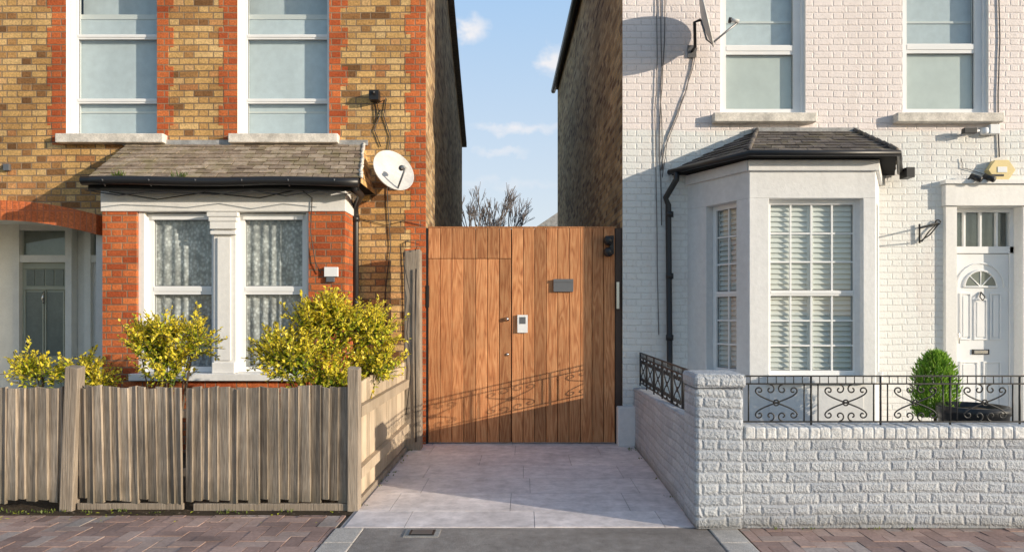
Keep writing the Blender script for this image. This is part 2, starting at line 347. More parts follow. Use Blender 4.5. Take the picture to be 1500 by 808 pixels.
def roof_tiles(mb,eL,eR,tL,tR,rows,tw,mat,lift=.016):
    eL,eR,tL,tR=map(Vector,(eL,eR,tL,tR)); nrm=(eR-eL).cross(tL-eL).normalized()
    if nrm.z<0: nrm=-nrm
    P=lambda u,v:(eL.lerp(eR,u)).lerp(tL.lerp(tR,u),v)
    for r in range(rows):
        v0=r/rows; v1=min(1,(r+1.35)/rows); L=(P(1,v0)-P(0,v0)).length; n=max(1,int(round(L/tw)))
        us=[(k+(.5 if r%2 else 0))/n for k in range(-1,n+1)]
        for u in us:
            a=max(0,u)+.0015; b=min(1,u+1/n)-.0015
            if b-a<.003: continue
            l0=lift+R(-.003,.004); l1=.003; th=.007; dv=R(-.008,.008)
            q=[P(a,max(0,v0+dv))+nrm*l0,P(b,max(0,v0+dv))+nrm*l0,P(b,v1)+nrm*l1,P(a,v1)+nrm*l1]
            q2=[w-nrm*th for w in q]
            mb.add(q+q2,[(0,1,2,3),(7,6,5,4),(0,4,5,1),(1,5,6,2),(2,6,7,3),(3,7,4,0)],mat)
# ================================================================== LEFT HOUSE
LX=-1.141; SK=-.037
H1=empty('brick_house',(-5.3,W,0))
win1=(X(97,W),X(230,W),3.56,5.62); win2=(X(348,W),X(482,W),3.56,5.62)
porch=(-7.22,-4.86,0,2.85)
bay_hole=(-4.2,-2.34,.85,2.6)
mb=MB()
wall(mb,-10,LX,0,6.9,W,W+.14,[win1,win2,porch,bay_hole],YEL,WHITE)
def sx(y): return LX+SK*(y-W)
prof=[(W,0),(15.7,0),(15.7,5.5),(11.4,6.75),(9.7,8.1),(W,6.9)]
mb.add([(sx(y),y,z) for y,z in prof],[tuple(range(6))],YELD)
mb.quad((-10,15.7,0),(sx(15.7),15.7,0),(sx(15.7),15.7,5.5),(-10,15.7,5.5),YELD)
mb.add([(-10,y,z) for y,z in prof],[tuple(range(6))],YELD)
mb.build('walls',H1,recalc=False)
mb=MB(); n=28; a0,a1=porch[0],porch[1]; mid=(a0+a1)/2; hw=(a1-a0)/2
zi=lambda x:2.405+.165*(1-((x-mid)/hw)**2)
PR=.12
for i in range(n):
    xa=a0+(a1-a0)*i/n; xb=a0+(a1-a0)*(i+1)/n
    for (fa,fb,y,m) in ((zi,lambda x:zi(x)+.225,W-PR,ARCH),(lambda x:zi(x)+.225,lambda x:2.85,W,YEL)):
        mb.quad((xa,y,fa(xa)),(xb,y,fa(xb)),(xb,y,fb(xb)),(xa,y,fb(xa)),m)
    mb.quad((xa,W-PR,zi(xa)+.225),(xb,W-PR,zi(xb)+.225),(xb,W,zi(xb)+.225),(xa,W,zi(xa)+.225),ARCH)
    mb.quad((xa,W-PR,zi(xa)),(xb,W-PR,zi(xb)),(xb,W+.25,zi(xb)),(xa,W+.25,zi(xa)),CREAM)
    mb.quad((xa,W+.25,zi(xa)),(xb,W+.25,zi(xb)),(xb,W+.25,2.85),(xa,W+.25,2.85),CREAM)
mb.quad((a1,W-PR,zi(a1)),(a1,W,zi(a1)),(a1,W,zi(a1)+.225),(a1,W-PR,zi(a1)+.225),ARCH)
mb.build('porch_arch',H1)
mb=MB(); yb=8.6
mb.quad((a0,W,0),(a0,yb,0),(a0,yb,2.7),(a0,W,2.7),CREAM); mb.quad((a1-.001,W,0),(a1-.001,yb,0),(a1-.001,yb,2.7),(a1-.001,W,2.7),CREAM)
mb.quad((a0,W,2.68),(a1,W,2.68),(a1,yb,2.68),(a0,yb,2.68),CREAM); mb.box(a0,a1,W-.05,yb,0,.05,CONC)
mb.quad((a0,yb+.06,0),(a1,yb+.06,0),(a1,yb+.06,2.68),(a0,yb+.06,2.68),CREAM)
def door_l(x0,x1,mat):
    mb.box(x0-.08,x0,yb-.06,yb+.05,.05,2.68,CREAM); mb.box(x1,x1+.08,yb-.06,yb+.05,.05,2.68,CREAM)
    mb.box(x0,x1,yb-.05,yb+.05,2.15,2.24,CREAM); mb.box(x0,x1,yb-.05,yb+.05,2.55,2.68,CREAM)
    mb.quad((x0,yb,2.24),(x1,yb,2.24),(x1,yb,2.55),(x0,yb,2.55),GLASS); mb.quad((x0,yb+.03,2.24),(x1,yb+.03,2.24),(x1,yb+.03,2.55),(x0,yb+.03,2.55),DKPANE)
    mb.box(x0,x1,yb+.0,yb+.045,.05,2.15,mat)
    for (a,b,c,d) in ((.09,.46,.15,.85),(.54,.91,.15,.85)):
        xa=x0+(x1-x0)*a; xb=x0+(x1-x0)*b
        mb.box(xa,xb,yb-.012,yb-.001,.25,.85,mat); mb.box(xa+.03,xb-.03,yb-.02,yb-.0125,.29,.81,mat)
        mb.box(xa,xb,yb-.010,yb-.001,.98,1.78,DKPANE)
        mb.box(xa-.015,xa,yb-.022,yb-.001,.96,1.80,mat); mb.box(xb,xb+.015,yb-.022,yb-.001,.96,1.80,mat)
    for k in range(4):
        xa=x0+(x1-x0)*(.1+.21*k); mb.box(xa,xa+.1,yb-.010,yb-.001,1.86,2.06,DKPANE)
    mb.box(x0+.02,x1-.02,yb-.02,yb-.001,1.81,1.845,mat); mb.box(x0+.02,x1-.02,yb-.02,yb-.001,2.07,2.1,mat)
    mb.tube([((x0+x1)/2,yb-.03,1.78),((x0+x1)/2,yb-.05,1.70),((x0+x1)/2,yb-.03,1.64)],.012,STEEL)
    mb.lathe((0,0,0),[(.0,.03),(.022,.03),(.028,.015),(.02,0)],STEEL,12,T=Matrix.Translation((x0+.07,yb-.005,1.15))@Matrix.Rotation(math.pi/2,4,'X'))
door_l(X(33,yb),X(100,yb),SAGE); door_l(X(137,yb),X(137,yb)+.58,WHITE)
mb.box(a1-.09,a1-.002,W+.02,W+.20,.05,2.5,CREAM)
mb.build('porch_doors',H1)
def quoin(mb,xi,dirn,w0,w1,z0,z1,y,step=.225,mat=RED):
    z=z0;k=0
    while z<z1-1e-6:
        zz=min(z+step,z1); w=w1 if k%2 else w0
        mb.box(xi,xi+dirn*w,y-.003,y+.02,z,zz,mat); z=zz;k+=1
mb=MB()
quoin(mb,win1[0]-.001,-1,.16,.215,3.45,6.9,W); quoin(mb,win1[1]+.001,1,.13,.19,3.45,6.9,W)
quoin(mb,win2[0]-.001,-1,.16,.215,3.45,6.9,W); quoin(mb,win2[1]+.001,1,.13,.215,3.45,6.9,W)
quoin(mb,LX+.003,-1,.17,.24,0,6.9,W)
mb.box(win1[0],win1[1],W-.004,W+.02,5.63,5.9,RED); mb.box(win2[0],win2[1],W-.004,W+.02,5.63,5.9,RED)
mb.build('red_brick_quoins',H1)
mb=MB()
for w in (win1,win2):
    y=W+.09
    sash(mb,w[0]+.03,w[1]-.002,w[2],w[3],y,bars=(Z(148,y),Z(54,y),),fw=.045,bw=.028)
    mb.box(w[0]-.0,w[0]+.03,W+.05,W+.14,w[2],w[3],WHITE)
    yb2=y+.075
    mb.quad((w[0],yb2,w[2]),(w[1],yb2,w[2]),(w[1],yb2,Z(25,y)),(w[0],yb2,Z(25,y)),BLIND)
    mb.box(w[0],w[1],yb2-.010,yb2+.02,Z(25,y),Z(18,y),SLAT)
    mb.box(w[0],w[1],yb2-.012,yb2-.001,w[2]+.30,w[2]+.32,SLAT)
    mb.quad((w[0],y+.22,w[2]),(w[1],y+.22,w[2]),(w[1],y+.22,w[3]),(w[0],y+.22,w[3]),BLIND)
mb.build('upper_windows',H1)
mb=MB()
for a,b in ((82,240),(335,495)):
    mb.box(X(a,7.79),X(b,7.79),7.77,W+.08,3.455,3.558,SILL)
mb.build('upper_sills',H1,bevel=.008)
# bay
YB=7.4
bx0,bx1=X(150,YB),X(505,YB); wx0,wx1=X(200,YB),X(452,YB); pm0,pm1=X(312,YB),X(345,YB)
mb=MB()
mb.box(bx0,wx0,YB,W-.001,0,2.61,RED); mb.box(wx1,bx1,YB,W-.001,0,2.61,RED)
mb.box(wx0,wx1,YB+.01,W-.001,0,.78,RED)
mb.build('bay_brickwork',H1)
mb=MB()
mb.box(bx0-.012,bx1+.012,YB-.015,W-.002,2.612,2.87,WHITE)
mb.box(wx0-.05,wx1+.05,YB-.07,YB+.16,.785,.86,WHITE)
mb.box(pm0,pm1,YB+.01,YB+.17,.865,2.608,WHITE)
mb.box(pm0+.05,pm1-.05,YB-.012,YB+.009,1.0,2.33,WHITE)
for k,(e,za,zb) in enumerate(((.0,.862,.98),(.045,2.55,2.60),(.03,2.50,2.547),(.015,2.36,2.40),(.02,2.42,2.497))):
    mb.box(pm0-e,pm1+e,YB-.03-e*.6,YB+.008,za,zb,WHITE)
mb.box(wx0-.0,wx0+.07,YB+.03,YB+.19,.865,2.608,WHITE); mb.box(wx1-.04,wx1,YB+.03,YB+.19,.865,2.608,WHITE)
mb.build('bay_stonework',H1,bevel=.006)
mb=MB()
for a,b in ((wx0+.07,pm0),(pm1,wx1-.04)):
    y=YB+.10; zt=Z(425,y)
    sash(mb,a,b,.865,2.60,y,bars=(zt,),fw=.06,bw=.045)
    mb.box(a+.05,b-.05,y-.02,y+.001,2.535,2.598,UPVC)
    curtain(mb,a,b,.86,2.6,y+.085,LACE,.014,.10)
    mb.box(a,b,y+.20,y+.21,.86,2.6,BLIND)
mb.build('bay_windows',H1)
mb=MB()
ey=7.18; eL=(X(128,ey),ey,2.93); eR=(X(528,ey),ey,2.93); tL=(X(188,W),W,3.46); tR=(X(533,W),W,3.46)
roof_tiles(mb,eL,eR,tL,tR,9,.17,SLL)
dz=.03
mb.add([(eL[0],eL[1],eL[2]-dz),(eR[0],eR[1],eR[2]-dz),(tR[0],tR[1],tR[2]-.005),(tL[0],tL[1],tL[2]-.005),(eL[0],W,2.88),(eR[0],W,2.88),(eL[0],ey,2.88),(eR[0],ey,2.88)],
 [(0,1,2,3),(6,7,5,4),(0,1,7,6)],DARK)
mb.add([eR,(eR[0],W,2.88),tR,(eR[0],ey,2.88)],[(0,3,1,2)],YEL); mb.add([eL,(eL[0],W,2.88),tL],[(0,1,2)],LEAD)
for k in range(16):
    t0=k/16; t1=(k+1)/16; A=Vector(eR).lerp(Vector(tR),t0); B=Vector(eR).lerp(Vector(tR),t1)
    mb.tube([A+Vector((R(-.01,.01),0,.012)),B+Vector((R(-.01,.01),0,.012))],R(.014,.022),SILL,6)
mb.box(tL[0]-.05,tR[0]+.05,W-.03,W-.006,3.44,3.50,LEAD)
mb.build('bay_roof',H1)
mb=MB()
gx=[eL[0]-.03+(eR[0]-eL[0]+.02)*i/12 for i in range(13)]
mb.tube([(x_,ey-.04,2.895+.008*math.sin(i*.9)-.01*(i/12)) for i,x_ in enumerate(gx)],.048,BLK,10)
for i in range(1,13,2): mb.tube([(gx[i],ey-.095,2.90),(gx[i],ey-.04,2.84),(gx[i],ey+.0,2.9)],.006,GREYM,5)
mb.box(eL[0],eR[0]-.02,ey+.01,ey+.03,2.80,2.90,DARK)
dx=X(521,7.78)
mb.tube([(eR[0]-.1,ey-.03,2.88),(eR[0]-.06,ey+.02,2.82),(eR[0]-.06,7.45,2.80),(dx,7.76,2.72),(dx,7.78,2.6),(dx,7.78,.0)],.036,BLK,10)
for z_ in (2.55,1.6,.7): mb.tube([(dx,7.78,z_),(dx,7.78,z_+.07)],.045,BLK,10)
mb.tube([(gx[0]+.02+(.35*i),ey-.02+.0,2.80-.06*math.sin(i*1.3)**2) for i in range(9)],.006,BLK,5)
mb.build('gutter_and_downpipe',H1)
mb=MB()
for (ya,za),(yb_,zb_) in (((W-.25,6.8),(9.7,8.12)),((9.7,8.12),(11.4,6.77)),((11.4,6.77),(15.85,5.47))):
    o=.10
    mb.add([(-10,ya,za),(sx(ya)+o,ya,za),(sx(yb_)+o,yb_,zb_),(-10,yb_,zb_),(-10,ya,za-.1),(sx(ya)+o,ya,za-.1),(sx(yb_)+o,yb_,zb_-.1),(-10,yb_,zb_-.1)],
     [(0,1,2,3),(4,7,6,5),(0,4,5,1),(1,5,6,2),(2,6,7,3),(3,7,4,0)],SLR)
mb.build('main_roof',H1)
mb=MB()
mb.box(X(542,7.8),X(556,7.8),7.74,7.85,Z(148,7.8),Z(134,7.8),BLK); mb.tube([(X(549,7.8),7.80,Z(134,7.8)),(X(549,7.8),7.7,Z(140,7.8))],.02,BLK,8)
c=lambda l,y=7.855,r=.0055:mb.tube([(X(a,y),y,Z(b,y)) for a,b in l],r,BLK,5)
c([(552,150),(556,170),(548,190),(558,215)]); c([(556,150),(566,145),(562,170),(572,200),(566,240),(568,300),(572,360),(564,430),(568,520)]); c([(549,150),(550,180),(560,160)])
c([(600,352),(590,356),(592,400),(594,500)],7.855)
c([(508,318),(535,322),(565,330),(590,324),(620,330)],7.855,.004)
yq=7.37
c([(160,281),(230,292),(300,282),(380,290),(440,277),(457,290),(455,340),(462,385),(470,400)],yq,.005)
mb.build('cables_and_light',H1)
mb=MB(); mb.box(X(475,7.37),X(495,7.37),7.36,7.398,Z(405,7.37),Z(391,7.37),UPVC); mb.box(X(478,7.37),X(490,7.37),7.362,7.398,Z(413,7.37),Z(405.5,7.37),GREYM); mb.build('junction_box',H1,bevel=.004)
mb=MB(); mb.box(X(5,7.84),X(14,7.84),7.83,7.868,Z(250,7.84),Z(240,7.84),GREYM); mb.build('air_vent',H1,bevel=.004)
# ================================================================== RIGHT HOUSE
H2=empty('painted_brick_house',(5.3,W,0)); RX=1.133
wA=(X(1055,W),X(1180,W),3.80,5.62); wB=(X(1322,W),X(1448,W),3.80,5.62); dH=(X(1398,W),X(1494,W),0,2.735); bH=(2.2,3.8,.85,2.7)
mb=MB(); wall(mb,RX,10,0,7.0,W,W+.14,[wA,wB,dH,bH],WBR,WHITE)
rx=lambda y:RX+SK*(y-W)
mb.quad((rx(16.6),16.6,0),(rx(W),W,0),(rx(W),W,7),(rx(16.6),16.6,7),YELD)
mb.quad((rx(16.6),16.6,0),(10,16.6,0),(10,16.6,7),(rx(16.6),16.6,7),YELD)
mb.quad((10,W,0),(10,16.6,0),(10,16.6,7),(10,W,7),YELD)
mb.build('walls',H2)
mb=MB()
o=.12; P4=[(RX-o,W-.3,7.0),(10.2,W-.3,7.0),(10.2,16.75,7.0),(rx(16.6)-o,16.75,7.0)]; r1=(4.6,12.2,9.4); r2=(10.2,12.2,9.4)
mb.add(P4+[r1,r2],[(0,1,5,4),(1,2,5),(2,3,4,5),(3,0,4),(0,3,2,1)],SLR)
mb.tube([(RX-.1,W-.3,6.95),(rx(16.6)-.1,16.7,6.95)],.06,BLK,8); mb.tube([(RX-.1,W-.32,6.95),(10,W-.32,6.95)],.06,BLK,8)
mb.build('main_roof',H2)
mb=MB()
for w,tz in ((wA,73),(wB,71)):
    y=W+.07; t=Z(tz,y)
    sash(mb,w[0]+.002,w[1]-.03,w[2],w[3],y,bars=(t,),fw=.085,bw=.055)
    mb.box(w[1]-.03,w[1],W+.04,W+.14,w[2],w[3],UPVC)
    mb.box(w[0]+.05,w[1]-.08,y+.055,y+.06,w[2]+.03,t,FROST)
    mb.quad((w[0],y+.10,t),(w[1],y+.10,t),(w[1],y+.10,w[3]),(w[0],y+.10,w[3]),BLIND)
    mb.box(w[0],w[1],y+.085,y+.098,Z(30,y),Z(27,y),SLAT)
mb.build('upper_windows',H2)
mb=MB()
for a,b in ((1045,1196),(1313,1470)): mb.box(X(a,7.79),X(b,7.79),7.77,W+.06,3.69,3.797,SILL)
mb.build('upper_sills',H2,bevel=.012)
A=Vector((1.88,W)); B=Vector((2.33,7.07)); C=Vector((3.64,7.07)); D=Vector((4.09,W))
def frameT(P,Q):
    u=(Q-P).normalized(); n_=Vector((-u.y,u.x)); return Matrix(((u.x,n_.x,0,P.x),(u.y,n_.y,0,P.y),(0,0,1,0),(0,0,0,1))),(Q-P).length
mb=MB(); mw=MB(); zs0,zs1=.84,2.70; zt=3.10; th=.2
def bayface(P,Q,u0,u1,vb):
    T,L=frameT(P,Q)
    mb.box(0,u0,0,th,zs0,zs1,RENDER,T); mb.box(u1,L,0,th,zs0,zs1,RENDER,T)
    mb.box(0,L,0.001,th,zs1,zt,RENDER,T); mb.box(0,L,0.001,th,0,zs0-.0,RENDER,T)
    mb.box(u0-.03,u1+.03,-.05,.1,zs0-.06,zs0+.02,RENDER,T)
    y=.10; t=Z(429,7.15)
    sash(mw,u0+.002,u1-.002,zs0+.02,zs1,y,bars=(t,),vbars=(),fw=.05,bw=.028,T=T)
    a,b=u0+.052,u1-.052
    for k in range(1,vb):
        v=a+(b-a)*k/vb; mw.box(v-.009,v+.009,y+.018,y+.038,zs0+.07,zs1-.05,UPVC,T)
    for k in (1,2):
        for (p,q) in ((zs0+.07,t-.028),(t+.028,zs1-.05)):
            z_=p+(q-p)*k/3; mw.box(a,b,y+.020,y+.036,z_-.008,z_+.008,UPVC,T)
    z_=zs0+.05
    while z_<zs1-.04:
        mw.add([(a-.02,y+.048,z_),(b+.02,y+.048,z_),(b+.02,y+.078,z_+.052),(a-.02,y+.078,z_+.052),(a-.02,y+.053,z_-.006),(b+.02,y+.053,z_-.006),(b+.02,y+.083,z_+.046),(a-.02,y+.083,z_+.046)],[(0,1,2,3),(7,6,5,4),(0,4,5,1),(2,6,7,3)],SLAT,T=T); z_+=.055
    if vb>2: mw.box((a+b)/2-.03,(a+b)/2+.03,y+.044,y+.085,zs0,zs1,SLAT,T)
    mw.box(a-.03,b+.03,y+.10,y+.11,zs0,zs1,BLIND,T)
L_=C.x-B.x
bayface(A,B,.30,.74,2)
bayface(B,C,.205,L_-.13,4); bayface(C,D,.2,.65,2)
mb.build('bay_render',H2,bevel=.006); mw.build('bay_windows',H2)
mb=MB()
T,L=frameT(B,C)
mb.box(-.02,L+.02,-.035,0.0,2.98,3.09,RENDER,T); mb.box(.205,L-.13,-.012,-.0005,.32,.72,RENDER,T)
T,L=frameT(A,B); mb.box(0,L,-.035,0.0,2.982,3.092,RENDER,T)
T,L=frameT(C,D); mb.box(0,L,-.035,0.0,2.982,3.092,RENDER,T)
mb.build('bay_mouldings',H2,bevel=.01)
mb=MB()
e=[(1.70,W,3.15),(2.28,6.93,3.15),(3.78,6.93,3.15),(4.27,W,3.15)]; t0=(2.66,W,3.60); t1=(3.80,W,3.60)
roof_tiles(mb,e[0],e[1],t0,(2.70,W-.03,3.60),8,.15,SLR); roof_tiles(mb,e[1],e[2],(2.70,W-.03,3.60),(3.76,W-.03,3.60),8,.15,SLR); roof_tiles(mb,e[2],e[3],(3.76,W-.03,3.60),t1,8,.15,SLR)
lo=[(a_,b_,3.10) for a_,b_,_ in e]
mb.add([e[0],e[1],e[2],e[3],t0,t1]+lo,[(0,1,4),(1,2,5,4),(2,3,5),(6,7,1,0),(7,8,2,1),(8,9,3,2),(6,9,8,7)],DARK)
for p,q in ((e[1],(2.68,W-.02,3.60)),(e[2],(3.78,W-.02,3.60))):
    p=Vector(p);q=Vector(q)
    for k in range(7): mb.tube([p.lerp(q,k/7)+Vector((0,0,.018)),p.lerp(q,(k+.95)/7)+Vector((0,0,.028))],.024,SLR,8)
mb.box(2.62,3.82,W-.07,W-.004,3.585,3.63,LEAD)
gp=[Vector((a_,b_-.04,3.125)) for a_,b_,_ in e]; gp[0].x-=.04; gp[3].x+=.04
mb.tube([gp[0],gp[1],gp[2],gp[3]],.032,BLK,10)
mb.box(4.27,4.36,W-.25,W-.1,3.03,3.14,BLK)
mb.build('bay_roof',H2)
mb=MB(); y=7.79
q=lambda a,b,y=7.79:(X(a,y),y,Z(b,y))
mb.tube([(1.72,7.72,3.10),(1.72,7.72,3.02),q(975,290),q(979,300),q(981,520),(X(981,7.7)+.0,7.70,Z(535,7.7))],.034,BLK,10)
for b in (310,400,490): mb.tube([q(981,b),q(981,b+8)],.044,BLK,10)
mb.build('downpipe',H2)
mb=MB()
def c(l,y=7.855,r=.005):
    pts=[]
    for i in range(len(l)-1):
        for k in range(4):
            t=k/4; pts.append((X(l[i][0]+(l[i+1][0]-l[i][0])*t+R(-.7,.7),y),y,Z(l[i][1]+(l[i+1][1]-l[i][1])*t,y)))
    pts.append((X(l[-1][0],y),y,Z(l[-1][1],y))); mb.tube(pts,r,CABLE,5)
c([(961,-60),(963,60),(960,160),(962,300),(965,490)]); c([(966,-60),(969,100),(966,200),(969,330)],r=.006); c([(973,-60),(974,60),(968,150),(971,250)],r=.006)
c([(1021,70),(1012,110),(992,170),(974,215),(968,250)]); c([(1018,72),(1006,130),(978,200),(970,260)]); c([(1463,-60),(1465,60),(1462,160),(1464,230)],r=.008)
c([(1408,232),(1410,246),(1425,250),(1440,255)],r=.004)
mb.build('cables',H2)
mb=MB(); y=W+.10; x0,x1=dH[0],dH[1]
mb.box(x0-.13,x0-.001,W-.05,W+.0,0,2.737,WHITE); mb.box(x1+.001,x1+.14,W-.05,W,0,2.737,WHITE); mb.box(x0-.15,x1+.16,W-.08,W,2.74,2.98,WHITE); mb.box(x0-.17,x1+.18,W-.11,W,2.985,3.03,WHITE)
mb.box(x0,x1,y,y+.07,2.21,2.29,UPVC); mb.box(x0,x0+.045,y,y+.07,.18,2.73,UPVC); mb.box(x1-.045,x1,y,y+.07,.18,2.73,UPVC); mb.box(x0+.045,x1-.045,y,y+.07,2.69,2.733,UPVC)
for k in (1,2,3): v=x0+(x1-x0)*k/4; mb.box(v-.012,v+.012,y+.01,y+.05,2.29,2.69,UPVC)
mb.quad((x0,y+.04,2.29),(x1,y+.04,2.29),(x1,y+.04,2.69),(x0,y+.04,2.69),GLASS); mb.box(x0,x1,y+.12,y+.13,2.2,2.73,DKPANE)
mb.box(x0,x1,W-.3,y+.1,0,.17,CONC)
xa,xb=x0+.047,x1-.047; mb.box(xa,xb,y+.02,y+.065,.18,2.205,UPVC)
xm=(xa+xb)/2; yy=y+.02
def ringp(a,b,c_,d,w=.018,t=.014):
    mb.box(a,b,yy-t,yy-.0005,c_,c_+w,UPVC); mb.box(a,b,yy-t,yy-.0005,d-w,d,UPVC); mb.box(a,a+w,yy-t,yy-.0005,c_+w,d-w,UPVC); mb.box(b-w,b,yy-t,yy-.0005,c_+w,d-w,UPVC)
    mb.box(a+w*2,b-w*2,yy-t*.8,yy-.0005,c_+w*2,d-w*2,UPVC)
ringp(xa+.09,xm-.03,.3,.95); ringp(xm+.03,xb-.09,.3,.95); ringp(xa+.09,xm-.11,1.2,1.75); ringp(xm+.11,xb-.09,1.2,1.75); ringp(xm-.08,xm+.08,1.2,1.68)
ac=(xm,1.82); rr=.19
arc=[(ac[0]+rr*math.cos(t*math.pi/16),ac[1]+rr*math.sin(t*math.pi/16)) for t in range(17)]
mb.add([(a,yy-.004,b) for a,b in arc],[tuple(range(17))],DKPANE)
mb.tube([(a,yy-.008,b) for a,b in arc],.013,UPVC,6); mb.tube([(ac[0]-rr,yy-.008,ac[1]),(ac[0]+rr,yy-.008,ac[1])],.013,UPVC,6)
for t in (4,8,12): mb.tube([(ac[0],yy-.006,ac[1]),(arc[t][0],yy-.006,arc[t][1])],.007,UPVC,5)
arc2=[(ac[0]+.275*math.cos(t*math.pi/16),yy-.006,ac[1]+.275*math.sin(t*math.pi/16)) for t in range(17)]; mb.tube(arc2,.010,UPVC,6)
mb.box(xm-.1,xm+.1,yy-.012,yy-.0005,1.03,1.09,BLK); mb.box(xm-.08,xm+.08,yy-.018,yy-.0125,1.04,1.08,STEEL)
mb.tube([(xm,yy-.01,1.76),(xm+.03,yy-.04,1.70),(xm,yy-.045,1.66),(xm-.03,yy-.04,1.70),(xm,yy-.01,1.76)],.008,BLK,6)
mb.tube([(xa+.05,yy-.05,1.16),(xa+.05,yy-.05,1.28)],.01,STEEL,8); mb.tube([(xa+.05,yy-.05,1.27),(xa+.05,yy,1.27)],.012,STEEL,8)
mb.build('front_door',H2,bevel=.003)
mb=MB(); mb.box(1.06,1.27,W-.14,W-.002,0,.45,RENDER); mb.build('plinth',H2,bevel=.015)
mb=MB(); y=7.80
hx,hz=X(1467,y),Z(249,y); hexp=[(hx+.155*math.cos(t),hz+.13*math.sin(t)) for t in [math.radians(a) for a in (0,60,120,180,240,300)]]
mb.prism(hexp,7.79,7.866,ALARM); mb.box(hx-.055,hx+.055,7.784,7.7895,hz-.03,hz+.035,UPVC); mb.box(hx-.12,hx+.02,7.784,7.7895,hz-.075,hz-.05,BLK)
mb.build('burglar_alarm_box',None,bevel=.008)
mb=MB()
mb.box(X(1408,7.8),X(1427,7.8),7.74,7.80,Z(197,7.8),Z(189,7.8),BLK); mb.tube([(X(1426,7.8),7.77,Z(193,7.8)),(X(1438,7.8),7.84,Z(190,7.8))],.015,UPVC,8)
mb.lathe((X(1442,7.84),7.84,Z(193,7.84)),[(.0,.05),(.045,.04),(.05,0),(.045,-.03),(0,-.04)],UPVC,14)
mb.box(X(1450,7.8),X(1464,7.8),7.79,7.866,Z(196,7.8),Z(182,7.8),UPVC); mb.build('security_light',None,bevel=.005)
mb=MB()
for a in (1423,1442): 
    p=Vector((X(a,7.78),7.84,Z(262,7.8))); mb.tube([p,p+Vector((.0,-.07,.03))],.012,BLK,8); mb.tube([p+Vector((0,-.05,.03)),p+Vector((.06,-.14,-.03))],.032,BLK,12)
mb.build('floodlight')
mb=MB()
p=lambda a,b,yy=7.84:(X(a,yy),yy,Z(b,yy))
mb.tube([p(1347,328),p(1347,356)],.012,IRON,6); base=Vector(p(1347,334))
mb.tube([Vector(p(1350,333)),Vector(p(1374,326))],.009,IRON,6); mb.tube([Vector(p(1350,354)),Vector(p(1360,340)),Vector(p(1372,328))],.008,IRON,6)
mb.tube([base+Vector((0,-.0,.0)),base+Vector((0,-.38,0))],.010,IRON,6); mb.tube([base+Vector((0,-.02,-.15)),base+Vector((0,-.2,-.1)),base+Vector((0,-.36,0))],.008,IRON,6)
cc=Vector(p(1374,326)); mb.tube([cc+Vector((.03*math.cos(t),0,.03*math.sin(t))) for t in [k*.6 for k in range(9)]],.008,IRON,6)
mb.build('hanging_basket_bracket')
# ------------------------------------------------------------------ satellite dishes
def dish(name,c,n,r,wallpt):
    c=Vector(c); n=Vector(n).normalized(); T=Matrix.Translation(c)@n.to_track_quat('Z','Y').to_matrix().to_4x4()
    mb=MB(); dp=.17*r
    pr=[(r*k/8,dp*(k/8)**2-dp) for k in range(9)]
    pr2=[(r*1.02,0.004),(r*1.02,-.012)]+[(r*k/8,dp*(k/8)**2-dp-.012) for k in range(8,-1,-1)]
    mb.lathe((0,0,0),pr+pr2,DISHM,36,T=T@Matrix.Diagonal((1,1.08,1,1)))
    low=T@Vector((0,-r*1.02,-.02)); tip=T@Vector((0,-r*.55,r*1.05)); bk=T@Vector((0,0,-dp-.02))
    mb.tube([bk,T@Vector((0,-r*.8,-.06)),low,tip],.011,GREYM,8)
    mb.tube([tip,tip+(c-tip).normalized()*.09],.022,DISHM,10); mb.tube([tip+(c-tip).normalized()*.08,tip+(c-tip).normalized()*.11],.03,BLK,12)
    w=Vector(wallpt); mb.tube([bk,bk+(T.to_3x3()@Vector((0,0,-.07))),w+Vector((0,-.15,0)),w],.018,BLK,8)
    mb.box(w.x-.05,w.x+.05,w.y-.012,w.y+.002,w.z-.07,w.z+.07,GREYM)
    return mb.build(name)
dish('satellite_dish',(X(577,7.55),7.55,Z(249,7.55)),(.55,-.72,.42),.235,(-1.50,7.862,3.0))
dish('satellite_dish',(X(1036,7.5),7.5,Z(26,7.5)),(.93,-.33,.22),.29,(1.93,7.862,4.52))
# ------------------------------------------------------------------ gate
mb=MB(); gy=7.90; gt=Z(334,gy); gb=.02
xl=X(627,gy); xs_=X(749,gy); xr=X(901,gy); zseam=Z(378.5,gy)
def boards(a,b,n,z0,z1,y=gy):
    w=(b-a)/n
    for i in range(n):
        xa_,xb_=a+w*i+.0028,a+w*(i+1)-.0028; yy_=y+R(-.0015,.0015); ch=.004
        poly=[(xa_,yy_+.022),(xa_,yy_+ch),(xa_+ch,yy_),(xb_-ch,yy_),(xb_,yy_+ch),(xb_,yy_+.022)]
        vs=[(u,v,z0) for u,v in poly]+[(u,v,z1) for u,v in poly]
        mb.add(vs,[(0,1,7,6),(1,2,8,7),(2,3,9,8),(3,4,10,9),(4,5,11,10),(5,0,6,11),(5,4,3,2,1,0),(6,7,8,9,10,11)],GATEW)
boards(xl,xs_-.003,7,gb,zseam-.004); boards(xl,xs_-.003,7,zseam+.003,gt); boards(xs_+.003,xr,9,gb,gt)
mb.box(xl,xr,gy+.024,gy+.06,gb,gt-.01,DARK)  # near-black sheet behind the boards; its colour supplies the shade in the gaps
mb.box(xr+.003,RX-.003,gy-.004,gy+.08,0,gt,simple('dark_gate_post',(.07,.045,.035),.6)); mb.box(LX+.0,xl-.003,gy-.004,gy+.08,0,gt,BLK)
mb.box(xl,xr,gy-.004,gy+.07,gt+.001,gt+.018,GATEW)
mb.box(X(811,7.86),X(840,7.86),7.87,gy-.003,Z(427,7.87),Z(409,7.87),GREYM)
mb.box(X(811,7.85),X(840,7.85),7.862,7.8695,Z(413,7.87),Z(408.5,7.87),GREYM)
